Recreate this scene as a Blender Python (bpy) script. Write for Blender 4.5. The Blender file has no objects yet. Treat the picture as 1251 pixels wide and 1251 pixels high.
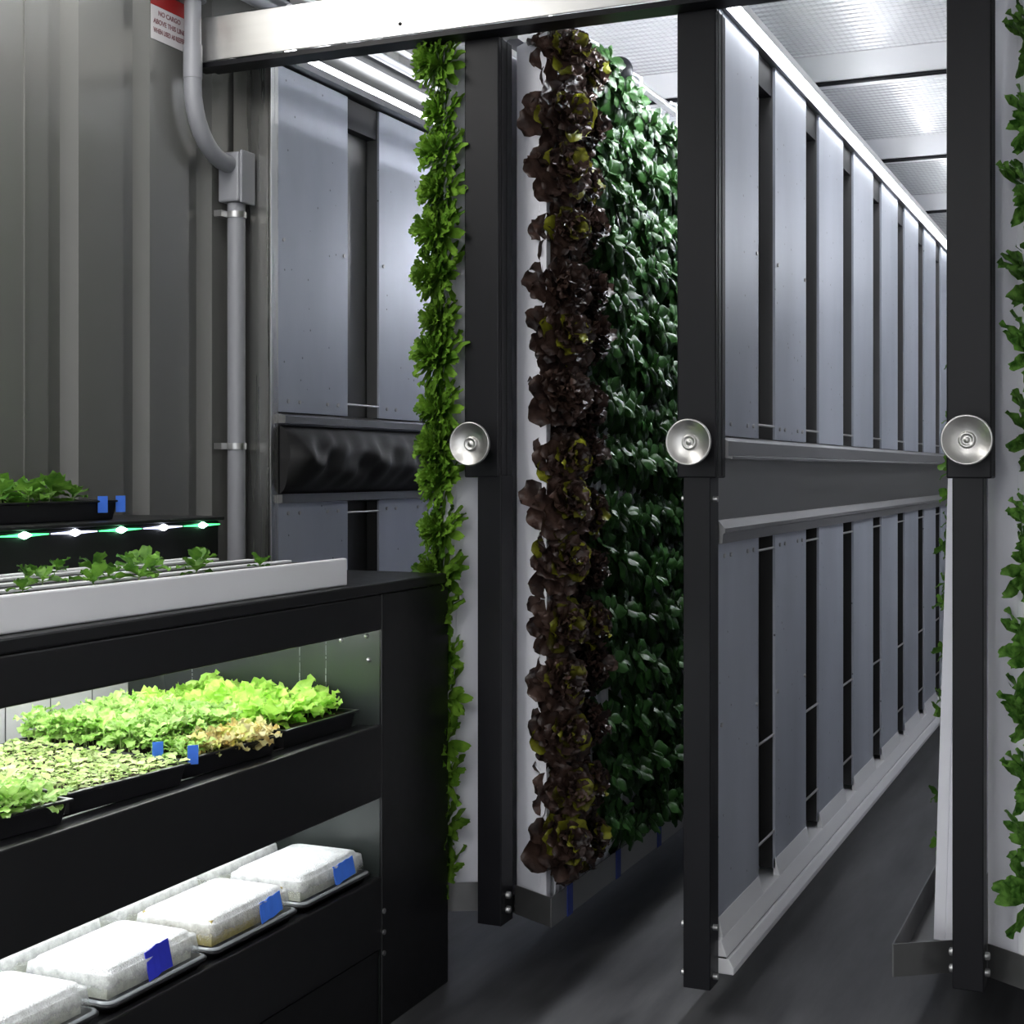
import bpy, math, random
from mathutils import Vector, Matrix, Euler
random.seed(7)
S = bpy.context.scene
COL = S.collection
PI = math.pi

# ------------------------------------------------------------------ helpers
class MB:
    """collects shapes; build() links them as one mesh object"""
    def __init__(s):
        s.v = []; s.f = []; s.sm = []; s.mi = []; s.m = 0
    def add(s, vs, fs, smooth=False):
        o = len(s.v); s.v += [tuple(p) for p in vs]
        for f in fs:
            s.f.append(tuple(i + o for i in f)); s.sm.append(smooth); s.mi.append(s.m)
        return s
    def box(s, x0, x1, y0, y1, z0, z1):
        if x0 > x1: x0, x1 = x1, x0
        if y0 > y1: y0, y1 = y1, y0
        if z0 > z1: z0, z1 = z1, z0
        vs = [(x0,y0,z0),(x1,y0,z0),(x1,y1,z0),(x0,y1,z0),(x0,y0,z1),(x1,y0,z1),(x1,y1,z1),(x0,y1,z1)]
        return s.add(vs, [(0,3,2,1),(4,5,6,7),(0,1,5,4),(1,2,6,5),(2,3,7,6),(3,0,4,7)])
    def prism(s, poly, z0, z1):
        """poly: counter-clockwise list of (x, y)"""
        n = len(poly)
        vs = [(x,y,z0) for x,y in poly] + [(x,y,z1) for x,y in poly]
        fs = [tuple(range(n-1,-1,-1)), tuple(range(n,2*n))]
        fs += [(i,(i+1)%n,n+(i+1)%n,n+i) for i in range(n)]
        return s.add(vs, fs)
    def ext_y(s, poly, y0, y1):
        """poly of (x, z), extruded along y"""
        n = len(poly)
        vs = [(x,y0,z) for x,z in poly] + [(x,y1,z) for x,z in poly]
        fs = [tuple(range(n)), tuple(range(2*n-1,n-1,-1))]
        fs += [(i,n+i,n+(i+1)%n,(i+1)%n) for i in range(n)]
        return s.add(vs, fs)
    def tube(s, pts, r, n=12, cap=True):
        pts = [Vector(p) for p in pts]; rings = []
        up = None
        for i, p in enumerate(pts):
            a = pts[max(i-1,0)]; b = pts[min(i+1,len(pts)-1)]
            t = (b-a).normalized()
            if up is None:
                up = Vector((0,0,1)) if abs(t.z) < .9 else Vector((1,0,0))
            u = t.cross(up).normalized(); w = u.cross(t).normalized(); up = w
            rr = r[i] if isinstance(r, (list,tuple)) else r
            rings.append([p + u*rr*math.cos(2*PI*k/n) + w*rr*math.sin(2*PI*k/n) for k in range(n)])
        vs = [q for R in rings for q in R]
        fs = [(i*n+k, i*n+(k+1)%n, (i+1)*n+(k+1)%n, (i+1)*n+k) for i in range(len(pts)-1) for k in range(n)]
        s.add(vs, fs, True)
        if cap:
            s.add(rings[0], [tuple(range(n-1,-1,-1))]); s.add(rings[-1], [tuple(range(n))])
        return s
    def lathe(s, prof, n=40, axis='z', c=(0,0,0)):
        """prof: list of (r, h); axis 'z' or '-y'"""
        vs = []
        for r, h in prof:
            for k in range(n):
                a = 2*PI*k/n; p = (r*math.cos(a), r*math.sin(a), h)
                if axis == '-y': p = (p[0], -p[2], p[1])
                vs.append((p[0]+c[0], p[1]+c[1], p[2]+c[2]))
        fs = [(i*n+k, i*n+(k+1)%n, (i+1)*n+(k+1)%n, (i+1)*n+k) for i in range(len(prof)-1) for k in range(n)]
        return s.add(vs, fs, True)
    def mesh(s, name, mats):
        me = bpy.data.meshes.new(name)
        me.from_pydata(s.v, [], s.f); me.update()
        for m in (mats if isinstance(mats, (list,tuple)) else [mats]): me.materials.append(m)
        me.polygons.foreach_set('use_smooth', s.sm); me.polygons.foreach_set('material_index', s.mi)
        return me
    def build(s, name, mats, parent=None, bevel=0):
        o = bpy.data.objects.new(name, s.mesh(name, mats)); COL.objects.link(o)
        if parent: o.parent = parent
        if bevel:
            b = o.modifiers.new('edge', 'BEVEL'); b.width = bevel; b.segments = 2; b.limit_method = 'ANGLE'; b.angle_limit = math.radians(50)
        return o

def tag(o, label=None, cat=None, group=None, kind=None):
    if label: o['label'] = label
    if cat: o['category'] = cat
    if group: o['group'] = group
    if kind: o['kind'] = kind
    return o
def thing(name, label, cat, loc=(0,0,0), group=None):
    o = bpy.data.objects.new(name, None); COL.objects.link(o); o.location = loc
    o.empty_display_size = .05
    return tag(o, label, cat, group)
class At:
    """lets parts be given in world coordinates under an Empty that stands at loc"""
    def __init__(s, root): s.r = root; s.l = Vector(root.location)
    def build(s, mb, name, mats, bevel=0, parent=None):
        base = s.l
        mb.v = [(p[0]-base.x, p[1]-base.y, p[2]-base.z) for p in mb.v]
        return mb.build(name, mats, parent or s.r, bevel)
def copy_tree(o, parent=None):
    c = o.copy(); COL.objects.link(c)
    if parent: c.parent = parent
    for ch in list(o.children): copy_tree(ch, c)
    return c
ORD = 'first second third fourth fifth sixth seventh eighth ninth tenth eleventh twelfth thirteenth fourteenth fifteenth sixteenth seventeenth eighteenth nineteenth twentieth'.split()

# ------------------------------------------------------------------ materials
def nodes(name):
    m = bpy.data.materials.new(name); m.use_nodes = True
    nt = m.node_tree; b = nt.nodes['Principled BSDF']
    return m, nt, b
def lin(r, g, b):
    f = lambda c: (c/255/12.92 if c/255 <= .04045 else ((c/255+.055)/1.055)**2.4)
    return (f(r), f(g), f(b), 1)
def setn(b, **k):
    for n, v in k.items(): b.inputs[n.replace('_', ' ')].default_value = v
def mat(name, col, rough=.5, metal=0, noise=0, scale=(20,20,20), bump=0, rvar=0, spec=None, coat=0):
    m, nt, b = nodes(name)
    b.inputs['Base Color'].default_value = col; b.inputs['Roughness'].default_value = rough; b.inputs['Metallic'].default_value = metal
    if spec is not None: b.inputs['Specular IOR Level'].default_value = spec
    if coat: b.inputs['Coat Weight'].default_value = coat
    if noise or bump or rvar:
        tc = nt.nodes.new('ShaderNodeTexCoord'); mp = nt.nodes.new('ShaderNodeMapping'); mp.inputs['Scale'].default_value = scale
        nz = nt.nodes.new('ShaderNodeTexNoise'); nz.inputs['Scale'].default_value = 1; nz.inputs['Detail'].default_value = 4
        nt.links.new(tc.outputs['Object'], mp.inputs[0]); nt.links.new(mp.outputs[0], nz.inputs['Vector'])
        if noise:
            mx = nt.nodes.new('ShaderNodeMix'); mx.data_type = 'RGBA'
            mx.inputs['A'].default_value = tuple(c*(1-noise) for c in col[:3])+(1,); mx.inputs['B'].default_value = tuple(min(1,c*(1+noise)) for c in col[:3])+(1,)
            nt.links.new(nz.outputs['Fac'], mx.inputs['Factor']); nt.links.new(mx.outputs['Result'], b.inputs['Base Color'])
        if rvar:
            mr = nt.nodes.new('ShaderNodeMapRange'); mr.inputs['To Min'].default_value = max(0,rough-rvar); mr.inputs['To Max'].default_value = rough+rvar
            nt.links.new(nz.outputs['Fac'], mr.inputs['Value']); nt.links.new(mr.outputs['Result'], b.inputs['Roughness'])
        if bump:
            bp = nt.nodes.new('ShaderNodeBump'); bp.inputs['Strength'].default_value = bump; bp.inputs['Distance'].default_value = .002
            nt.links.new(nz.outputs['Fac'], bp.inputs['Height']); nt.links.new(bp.outputs[0], b.inputs['Normal'])
    return m
def emit(name, col, strength):
    m, nt, b = nodes(name)
    setn(b, Base_Color=col, Emission_Color=col, Emission_Strength=strength); return m
def leafmat(name, c1, c2, scale=30, rough=.4, trans=.25, vein=0):
    """leaf blade: two mottled greens, some light passes through"""
    m, nt, b = nodes(name)
    tc = nt.nodes.new('ShaderNodeTexCoord'); nz = nt.nodes.new('ShaderNodeTexNoise'); nz.inputs['Scale'].default_value = scale; nz.inputs['Detail'].default_value = 3
    oi = nt.nodes.new('ShaderNodeObjectInfo')
    ad = nt.nodes.new('ShaderNodeVectorMath'); ad.operation = 'ADD'
    nt.links.new(tc.outputs['Object'], ad.inputs[0]); nt.links.new(oi.outputs['Random'], ad.inputs[1]); nt.links.new(ad.outputs[0], nz.inputs['Vector'])
    cr = nt.nodes.new('ShaderNodeValToRGB'); cr.color_ramp.elements[0].position = .36; cr.color_ramp.elements[1].position = .64
    cr.color_ramp.elements[0].color = c1; cr.color_ramp.elements[1].color = c2
    nt.links.new(nz.outputs['Fac'], cr.inputs[0])
    hs = nt.nodes.new('ShaderNodeHueSaturation')
    mr = nt.nodes.new('ShaderNodeMapRange'); mr.inputs['To Min'].default_value = .72; mr.inputs['To Max'].default_value = 1.28
    nt.links.new(oi.outputs['Random'], mr.inputs['Value']); nt.links.new(mr.outputs['Result'], hs.inputs['Value'])
    nt.links.new(cr.outputs[0], hs.inputs['Color']); nt.links.new(hs.outputs[0], b.inputs['Base Color'])
    b.inputs['Roughness'].default_value = rough; b.inputs['Specular IOR Level'].default_value = .28
    bp = nt.nodes.new('ShaderNodeBump'); bp.inputs['Strength'].default_value = .5; bp.inputs['Distance'].default_value = .003
    n2 = nt.nodes.new('ShaderNodeTexNoise'); n2.inputs['Scale'].default_value = 110
    nt.links.new(tc.outputs['Object'], n2.inputs['Vector']); nt.links.new(n2.outputs['Fac'], bp.inputs['Height']); nt.links.new(bp.outputs[0], b.inputs['Normal'])
    tr = nt.nodes.new('ShaderNodeBsdfTranslucent'); nt.links.new(hs.outputs[0], tr.inputs['Color'])
    mx = nt.nodes.new('ShaderNodeMixShader'); mx.inputs[0].default_value = trans
    out = nt.nodes['Material Output']
    nt.links.new(b.outputs[0], mx.inputs[1]); nt.links.new(tr.outputs[0], mx.inputs[2]); nt.links.new(mx.outputs[0], out.inputs['Surface'])
    return m

M = {}
M['wall']    = mat('painted_steel_wall', (.20,.20,.192,1), .22, .35, .08, (1.5,1.5,.6), 0, .06)
M['steel']   = mat('brushed_stainless', (.80,.79,.77,1), .30, 1, .06, (2,60,60), 0, .05)
M['steel_v'] = mat('brushed_stainless_upright', (.52,.52,.50,1), .28, 1, .06, (50,50,1.5), 0, .05)
M['dark_steel'] = mat('dull_dark_steel', (.22,.22,.22,1), .33, .9, .1, (30,30,2), 0, .05)
M['black']   = mat('black_anodised', (.007,.007,.009,1), .42, 0, .1, (30,30,3), 0, .05, .22)
M['black_groove'] = mat('black_groove', (.008,.008,.009,1), .6)
M['cabinet'] = mat('black_powder_coat', (.0065,.0065,.0075,1), .42, 0, .15, (40,40,40), .05, .06, .4)
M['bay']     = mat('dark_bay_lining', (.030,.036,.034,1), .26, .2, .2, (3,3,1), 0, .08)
M['baywall'] = mat('pale_bay_lining', (.42,.42,.42,1), .45, 0, .06, (3,3,3))
M['white']   = mat('white_plastic', (.80,.80,.86,1), .38, 0, .03, (12,12,2), 0, .05)
M['white_tray'] = mat('white_channel_plastic', (.84,.84,.86,1), .4, 0, .03, (10,10,10))
M['white_rail'] = mat('white_rail', (.80,.80,.82,1), .35, 0, .03, (6,2,6))
M['bow']     = mat('pale_painted_steel', (.68,.68,.69,1), .4, 0, .03, (4,4,4))
M['foam']    = mat('black_foam', (.01,.01,.01,1), .9, 0, .3, (80,80,80), .4)
M['conduit'] = mat('grey_conduit', (.27,.275,.30,1), .42, 0, .05, (8,8,8))
M['clamp']   = mat('galvanised_clamp', (.5,.5,.5,1), .35, .9)
M['floor']   = None
M['black_plastic'] = mat('black_tray_plastic', (.012,.012,.014,1), .28, 0, .1, (30,30,30), .1)
M['fabric']  = mat('black_fabric', (.008,.008,.009,1), .6, 0, .3, (14,5,9), .6, .08)
M['soil']    = mat('potting_soil', (.028,.014,.006,1), .95, 0, .6, (160,160,160), 1)
M['tape']    = mat('blue_tape', (.05,.19,.80,1), .6, 0, .1, (60,60,60))
M['tape_dark'] = mat('deep_blue_tape', (.02,.03,.50,1), .55, 0, .1, (60,60,60))
M['tape_dim'] = mat('navy_tape', (.012,.03,.20,1), .6, 0, .1, (60,60,60))
M['sign']    = mat('white_decal', (.62,.60,.62,1), .45, 0, .04, (30,30,30))
M['red']     = mat('red_decal', (.36,.015,.015,1), .4)
M['red_ink'] = mat('faded_red_ink', (.22,.10,.11,1), .5)
M['white_led'] = emit('white_led', (.93,.96,1,1), 15)
M['aisle_led'] = emit('aisle_led', (.93,.96,1,1), 110)
M['side_fill_led'] = emit('side_fill_led', (.93,.96,1,1), 30)
M['wall_led'] = emit('wall_led', (.93,.96,1,1), 12)
M['bar_led'] = emit('shelf_led', (.97,1,.98,1), 20)
M['bar_led_low'] = emit('shelf_led_dim', (.97,1,1,1), 11)
M['lamp']    = emit('ceiling_tube', (1,.985,.96,1), 12)
M['lamp2'] = emit('walkway_fill', (1,.985,.97,1), 50)
M['green_led'] = emit('green_led', (.10,1,.30,1), 2.2)
M['violet_led'] = emit('violet_white_led', (.68,.72,1,1), 2.2)
M['green_core'] = emit('green_led_core', (.35,1,.55,1), 9)
M['violet_core'] = emit('violet_white_core', (.80,.85,1,1), 9)

def panel_mat():
    m, nt, b = nodes('bluish_sheet_metal')
    tc = nt.nodes.new('ShaderNodeTexCoord')
    mp = nt.nodes.new('ShaderNodeMapping'); mp.inputs['Scale'].default_value = (2.2,2.2,.9)
    nz = nt.nodes.new('ShaderNodeTexNoise'); nz.inputs['Scale'].default_value = 1.3; nz.inputs['Detail'].default_value = 5
    nt.links.new(tc.outputs['Object'], mp.inputs[0]); nt.links.new(mp.outputs[0], nz.inputs['Vector'])
    cr = nt.nodes.new('ShaderNodeValToRGB'); cr.color_ramp.elements[0].color = (.38,.41,.48,1); cr.color_ramp.elements[1].color = (.54,.57,.65,1)
    cr.color_ramp.elements[0].position = .3; cr.color_ramp.elements[1].position = .7
    nt.links.new(nz.outputs['Fac'], cr.inputs[0])
    # dried water specks
    vo = nt.nodes.new('ShaderNodeTexVoronoi'); vo.inputs['Scale'].default_value = 26; vo.inputs['Randomness'].default_value = 1
    nt.links.new(tc.outputs['Object'], vo.inputs['Vector'])
    lt = nt.nodes.new('ShaderNodeMath'); lt.operation = 'LESS_THAN'; lt.inputs[1].default_value = .07
    nt.links.new(vo.outputs['Distance'], lt.inputs[0])
    mx = nt.nodes.new('ShaderNodeMix'); mx.data_type = 'RGBA'; mx.inputs['B'].default_value = (.16,.17,.2,1)
    nt.links.new(lt.outputs[0], mx.inputs['Factor']); nt.links.new(cr.outputs[0], mx.inputs['A'])
    nt.links.new(mx.outputs['Result'], b.inputs['Base Color'])
    setn(b, Metallic=.25, Roughness=.38)
    return m
M['panel'] = panel_mat()

def floor_mat():
    m, nt, b = nodes('dark_rubber_floor')
    tc = nt.nodes.new('ShaderNodeTexCoord'); mp = nt.nodes.new('ShaderNodeMapping'); mp.inputs['Scale'].default_value = (14,2.2,1)
    mp.inputs['Rotation'].default_value = (0,0,PI/2)
    nz = nt.nodes.new('ShaderNodeTexNoise'); nz.inputs['Scale'].default_value = 1; nz.inputs['Detail'].default_value = 6; nz.inputs['Roughness'].default_value = .65
    nt.links.new(tc.outputs['Object'], mp.inputs[0]); nt.links.new(mp.outputs[0], nz.inputs['Vector'])
    cr = nt.nodes.new('ShaderNodeValToRGB'); cr.color_ramp.elements[0].position = .33; cr.color_ramp.elements[1].position = .72
    cr.color_ramp.elements[0].color = (.032,.032,.034,1); cr.color_ramp.elements[1].color = (.105,.105,.11,1)
    nt.links.new(nz.outputs['Fac'], cr.inputs[0]); nt.links.new(cr.outputs[0], b.inputs['Base Color'])
    mr = nt.nodes.new('ShaderNodeMapRange'); mr.inputs['To Min'].default_value = .34; mr.inputs['To Max'].default_value = .5
    nt.links.new(nz.outputs['Fac'], mr.inputs['Value']); nt.links.new(mr.outputs['Result'], b.inputs['Roughness'])
    return m
M['floor'] = floor_mat()

def perforated(name, col, hole, step, rad, rough=.35):
    m, nt, b = nodes(name)
    tc = nt.nodes.new('ShaderNodeTexCoord')
    mp = nt.nodes.new('ShaderNodeMapping'); mp.inputs['Scale'].default_value = (1/step,1/step,1/step)
    fr = nt.nodes.new('ShaderNodeVectorMath'); fr.operation = 'FRACTION'
    sb = nt.nodes.new('ShaderNodeVectorMath'); sb.operation = 'SUBTRACT'; sb.inputs[1].default_value = (.5,.5,0)
    ml = nt.nodes.new('ShaderNodeVectorMath'); ml.operation = 'MULTIPLY'; ml.inputs[1].default_value = (1,1,0)
    ln = nt.nodes.new('ShaderNodeVectorMath'); ln.operation = 'LENGTH'
    lt = nt.nodes.new('ShaderNodeMath'); lt.operation = 'LESS_THAN'; lt.inputs[1].default_value = rad
    L = nt.links.new
    L(tc.outputs['Object'], mp.inputs[0]); L(mp.outputs[0], fr.inputs[0]); L(fr.outputs[0], sb.inputs[0]); L(sb.outputs[0], ml.inputs[0]); L(ml.outputs[0], ln.inputs[0]); L(ln.outputs['Value'], lt.inputs[0])
    mx = nt.nodes.new('ShaderNodeMix'); mx.data_type = 'RGBA'; mx.inputs['A'].default_value = col; mx.inputs['B'].default_value = hole
    L(lt.outputs[0], mx.inputs['Factor']); L(mx.outputs['Result'], b.inputs['Base Color'])
    wv = nt.nodes.new('ShaderNodeTexWave'); wv.inputs['Scale'].default_value = 9; wv.bands_direction = 'Y'
    L(tc.outputs['Object'], wv.inputs['Vector'])
    bp = nt.nodes.new('ShaderNodeBump'); bp.inputs['Strength'].default_value = .35; bp.inputs['Distance'].default_value = .01
    L(wv.outputs['Fac'], bp.inputs['Height']); L(bp.outputs[0], b.inputs['Normal'])
    setn(b, Roughness=rough, Metallic=.15)
    return m
M['ceiling'] = perforated('perforated_white_ceiling', (.80,.80,.81,1), (.62,.62,.63,1), .016, .22, .2)
M['perf_grey'] = perforated('perforated_grey_strip', (.40,.41,.43,1), (.06,.06,.07,1), .020, .30, .35)

def dome_mat():
    m, nt, b = nodes('fogged_clear_plastic')
    tc = nt.nodes.new('ShaderNodeTexCoord')
    vo = nt.nodes.new('ShaderNodeTexVoronoi'); vo.inputs['Scale'].default_value = 330
    nz = nt.nodes.new('ShaderNodeTexNoise'); nz.inputs['Scale'].default_value = 45; nz.inputs['Detail'].default_value = 8; nz.inputs['Roughness'].default_value = .7
    L = nt.links.new
    L(tc.outputs['Object'], vo.inputs['Vector']); L(tc.outputs['Object'], nz.inputs['Vector'])
    bp = nt.nodes.new('ShaderNodeBump'); bp.inputs['Strength'].default_value = .7; bp.inputs['Distance'].default_value = .003
    L(vo.outputs['Distance'], bp.inputs['Height']); L(bp.outputs[0], b.inputs['Normal'])
    setn(b, Base_Color=(.88,.89,.90,1), Roughness=.3)
    tp = nt.nodes.new('ShaderNodeBsdfTransparent'); tp.inputs[0].default_value = (.95,.97,.96,1)
    # fog gathers thickest on the flat roof of the cover, thinner and patchy on its sides
    ge = nt.nodes.new('ShaderNodeNewGeometry'); sx = nt.nodes.new('ShaderNodeSeparateXYZ'); L(ge.outputs['Normal'], sx.inputs[0])
    ab = nt.nodes.new('ShaderNodeMath'); ab.operation = 'ABSOLUTE'; L(sx.outputs['Z'], ab.inputs[0])
    m1 = nt.nodes.new('ShaderNodeMapRange'); m1.inputs['From Min'].default_value = .3; m1.inputs['From Max'].default_value = .95; m1.inputs['To Min'].default_value = .06; m1.inputs['To Max'].default_value = .90
    L(ab.outputs[0], m1.inputs['Value'])
    nm = nt.nodes.new('ShaderNodeMapRange'); nm.inputs['From Min'].default_value = .35; nm.inputs['From Max'].default_value = .65; nm.inputs['To Min'].default_value = -.16; nm.inputs['To Max'].default_value = .14
    L(nz.outputs['Fac'], nm.inputs['Value'])
    mr = nt.nodes.new('ShaderNodeMath'); mr.operation = 'ADD'; mr.use_clamp = True; L(m1.outputs[0], mr.inputs[0]); L(nm.outputs[0], mr.inputs[1])
    mx = nt.nodes.new('ShaderNodeMixShader')
    L(mr.outputs[0], mx.inputs[0]); L(tp.outputs[0], mx.inputs[1]); L(b.outputs[0], mx.inputs[2])
    L(mx.outputs[0], nt.nodes['Material Output'].inputs['Surface'])
    return m
M['dome'] = dome_mat()
M['dome_rim'] = mat('clear_rim', (.34,.36,.38,1), .15, 0)

M['red_leaf']  = leafmat('dark_red_leaf', (.018,.011,.010,1), (.062,.036,.028,1), 26, .33, .12)
M['olive_leaf'] = leafmat('olive_heart_leaf', (.045,.035,.008,1), (.27,.28,.02,1), 24, .42, .3)
M['basil_leaf'] = leafmat('dark_green_leaf', (.012,.040,.009,1), (.032,.095,.020,1), 26, .42, .2)
M['frill_leaf'] = leafmat('bright_frilly_leaf', (.08,.19,.018,1), (.24,.44,.05,1), 30, .45, .35)
M['curly_leaf'] = leafmat('curly_green_leaf', (.030,.105,.012,1), (.21,.43,.085,1), 55, .42, .3)
M['seed_leaf'] = leafmat('seedling_leaf', (.24,.46,.075,1), (.55,.78,.27,1), 60, .45, .35)
M['sprout_leaf'] = leafmat('sprout_leaf', (.38,.55,.16,1), (.66,.76,.36,1), 60, .5, .3)
M['lime_leaf'] = leafmat('lime_lettuce_leaf', (.28,.56,.06,1), (.55,.80,.18,1), 40, .42, .4)
M['amber_leaf'] = leafmat('amber_leaf', (.74,.54,.19,1), (.88,.84,.46,1), 38, .45, .35)
M['cream_leaf'] = leafmat('cream_leaf', (.55,.60,.14,1), (.85,.86,.42,1), 38, .45, .35)
M['young_leaf'] = leafmat('young_lettuce_leaf', (.055,.16,.02,1), (.17,.36,.05,1), 40, .45, .35)
M['stem']    = mat('pale_stem', (.35,.45,.18,1), .5)

# ------------------------------------------------------------------ setting
XW = -1.954          # flat of the corrugated wall
# corrugated wall: flats with shallow grooves
prof = []
k0 = -18
for k in range(k0, 30):
    y = 2.228 + .2255*k
    prof += [(XW, y), (XW-.022, y+.018), (XW-.022, y+.058), (XW, y+.087)]
mb = MB(); n = len(prof)
vs = [(x,y,0) for x,y in prof] + [(x,y,2.32) for x,y in prof]
mb.add(vs, [(i, n+i, n+i+1, i+1) for i in range(n-1)])
for yy in (2.160, 4.2): mb.box(XW-.002, XW+.003, yy, yy+.004, 0, 2.32)
mb.build('wall_left', M['wall'])['kind'] = 'structure'
y0w, y1w = prof[0][1], prof[-1][1]
XR = .36
mb = MB().box(XR, XR+.03, y0w, y1w, 0, 2.32); mb.build('wall_right', M['bow'])['kind'] = 'structure'  # unseen wall, finished pale to bounce light inward
mb = MB().box(XW-.05, XR+.03, y1w, y1w+.03, 0, 2.32); mb.build('wall_back', M['baywall'])['kind'] = 'structure'
# unseen end behind the camera, opened below its header so fill daylight enters
mb = MB().box(XW-.05, XR+.03, y0w-.03, y0w, 2.10, 2.32); mb.build('wall_front', M['wall'])['kind'] = 'structure'
mb = MB().box(XW-.05, XR+.05, y0w-.03, y1w+.03, -.05, 0); mb.build('floor', M['floor'])['kind'] = 'structure'
CZ = 2.25
mb = MB().box(XW-.05, XR+.05, y0w-.03, y1w+.03, CZ, CZ+.07); mb.build('ceiling', M['ceiling'])['kind'] = 'structure'
# roof bows across the ceiling, each a pale rib with a thin dark rod under it
for i in range(5):
    y = 3.13 + 1.14*i
    b = MB(); b.ext_y([(-.05,0),(.05,0),(.09,.062),(-.09,.062)], XW+.02, XR-.01)
    b.v = [(p[1], y+p[0], CZ-.0625+p[2]) for p in b.v]
    o = b.build('trim_%d' % (i+1), M['bow']); o['kind'] = 'structure'
    r = MB().tube([(XW+.05, y-.03, CZ-.068), (XR-.03, y-.03, CZ-.068)], .007, 8).build('rod', M['black'], o)

# ------------------------------------------------------------------ header bar across the aisle heads
hb = thing('header_bar', 'brushed stainless steel crossbar spanning overhead above the three black posts', 'crossbar', (-.78, 2.69, 1.95)); A = At(hb)
b = MB().box(-1.915, XR-.004, 2.672, 2.676, 1.962, 2.058); A.build(b, 'face_plate', M['steel'], .001)
b = MB().box(-1.915, XR-.004, 2.676, 2.735, 1.95, 1.9605).box(-1.915, XR-.004, 2.676, 2.735, 2.054, 2.058); A.build(b, 'channel_flange', M['black'])
b = MB().box(-1.952, -1.917, 2.668, 2.74, 1.955, 2.055); A.build(b, 'end_bracket', M['black_groove'], .002)
b = MB().tube([(-1.922,2.664,1.957),(-1.922,2.664,2.07),(-1.926,2.664,2.083),(-1.938,2.664,2.09),(-1.95,2.664,2.09)], .006, 8); A.build(b, 'u_bolt', M['clamp'])
b = MB().lathe([(0,.010),(.007,.009),(.009,.003),(.009,0)], 12, '-y', (-1.925,2.668,1.962)); A.build(b, 'nut', M['clamp'])
for x in (-1.42, -.915, -.2):
    b = MB().lathe([(0,.002),(.004,.002),(.004,0)], 10, '-y', (x,2.672,1.985)); A.build(b, 'bolt_hole', M['black_groove'])

# ------------------------------------------------------------------ black posts
def knob_profile():
    return [(.011,-.05),(.011,-.006),(.030,-.004),(.042,.003),(.0445,.009),(.0445,.012),(.043,.0145),(.041,.0135),(.036,.010),(.025,.005),(.0155,.003)]
def post_parts(A, x, xs, z_bot, r_bolt=True):
    """lower tube, wider upper sleeve with a grooved corner, and the turned steel knob"""
    b = MB().box(x-.027, x+.027, 2.722, 2.782, z_bot, 1.05); A.build(b, 'lower_post', M['black'], .002)
    b = MB().box(xs-.039, xs+.039, 2.72, 2.79, 1.046, 1.9495); s = A.build(b, 'sleeve', M['black'], .003)
    b = MB().box(xs+.0392, xs+.0402, 2.733, 2.739, 1.05, 1.9495).box(xs+.0392, xs+.0402, 2.760, 2.763, 1.05, 1.9495); A.build(b, 'groove', M['black_groove'], 0, s)
    kx, ky, kz = xs-.001+.004, 2.667, 1.114
    k = A.build(MB().lathe(knob_profile(), 48, '-y', (kx,ky,kz)), 'knob', M['steel_knob'])
    A.build(MB().lathe([(0,.008),(.004,.008),(.005,.0065),(.0085,.0065),(.0105,.009),(.0135,.009),(.0155,.003)], 32, '-y', (kx,ky,kz)), 'hub', M['steel_knob'], 0, k)
M['recess'] = mat('shadowed_steel_recess', (.055,.055,.055,1), .35, .6, .1, (20,20,1), 0, .05)  # lower recess steel, shade put into its colour
M['recess_high'] = mat('lit_steel_recess', (.17,.17,.17,1), .35, .6, .1, (20,20,1), 0, .05)  # same steel, painted paler for the better lit upper tier
M['ledge'] = mat('satin_steel_ledge', (.27,.27,.275,1), .42, .7, .08, (30,3,30), 0, .05)
M['head'] = mat('light_grey_head_rail', (.50,.50,.505,1), .4, 0, .05, (4,4,4))
M['band'] = mat('dull_steel_band', (.20,.20,.195,1), .30, .8, .12, (3,1.2,1), 0, .05)
M['steel_knob'] = mat('turned_steel', (.56,.55,.53,1), .36, 1)

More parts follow.
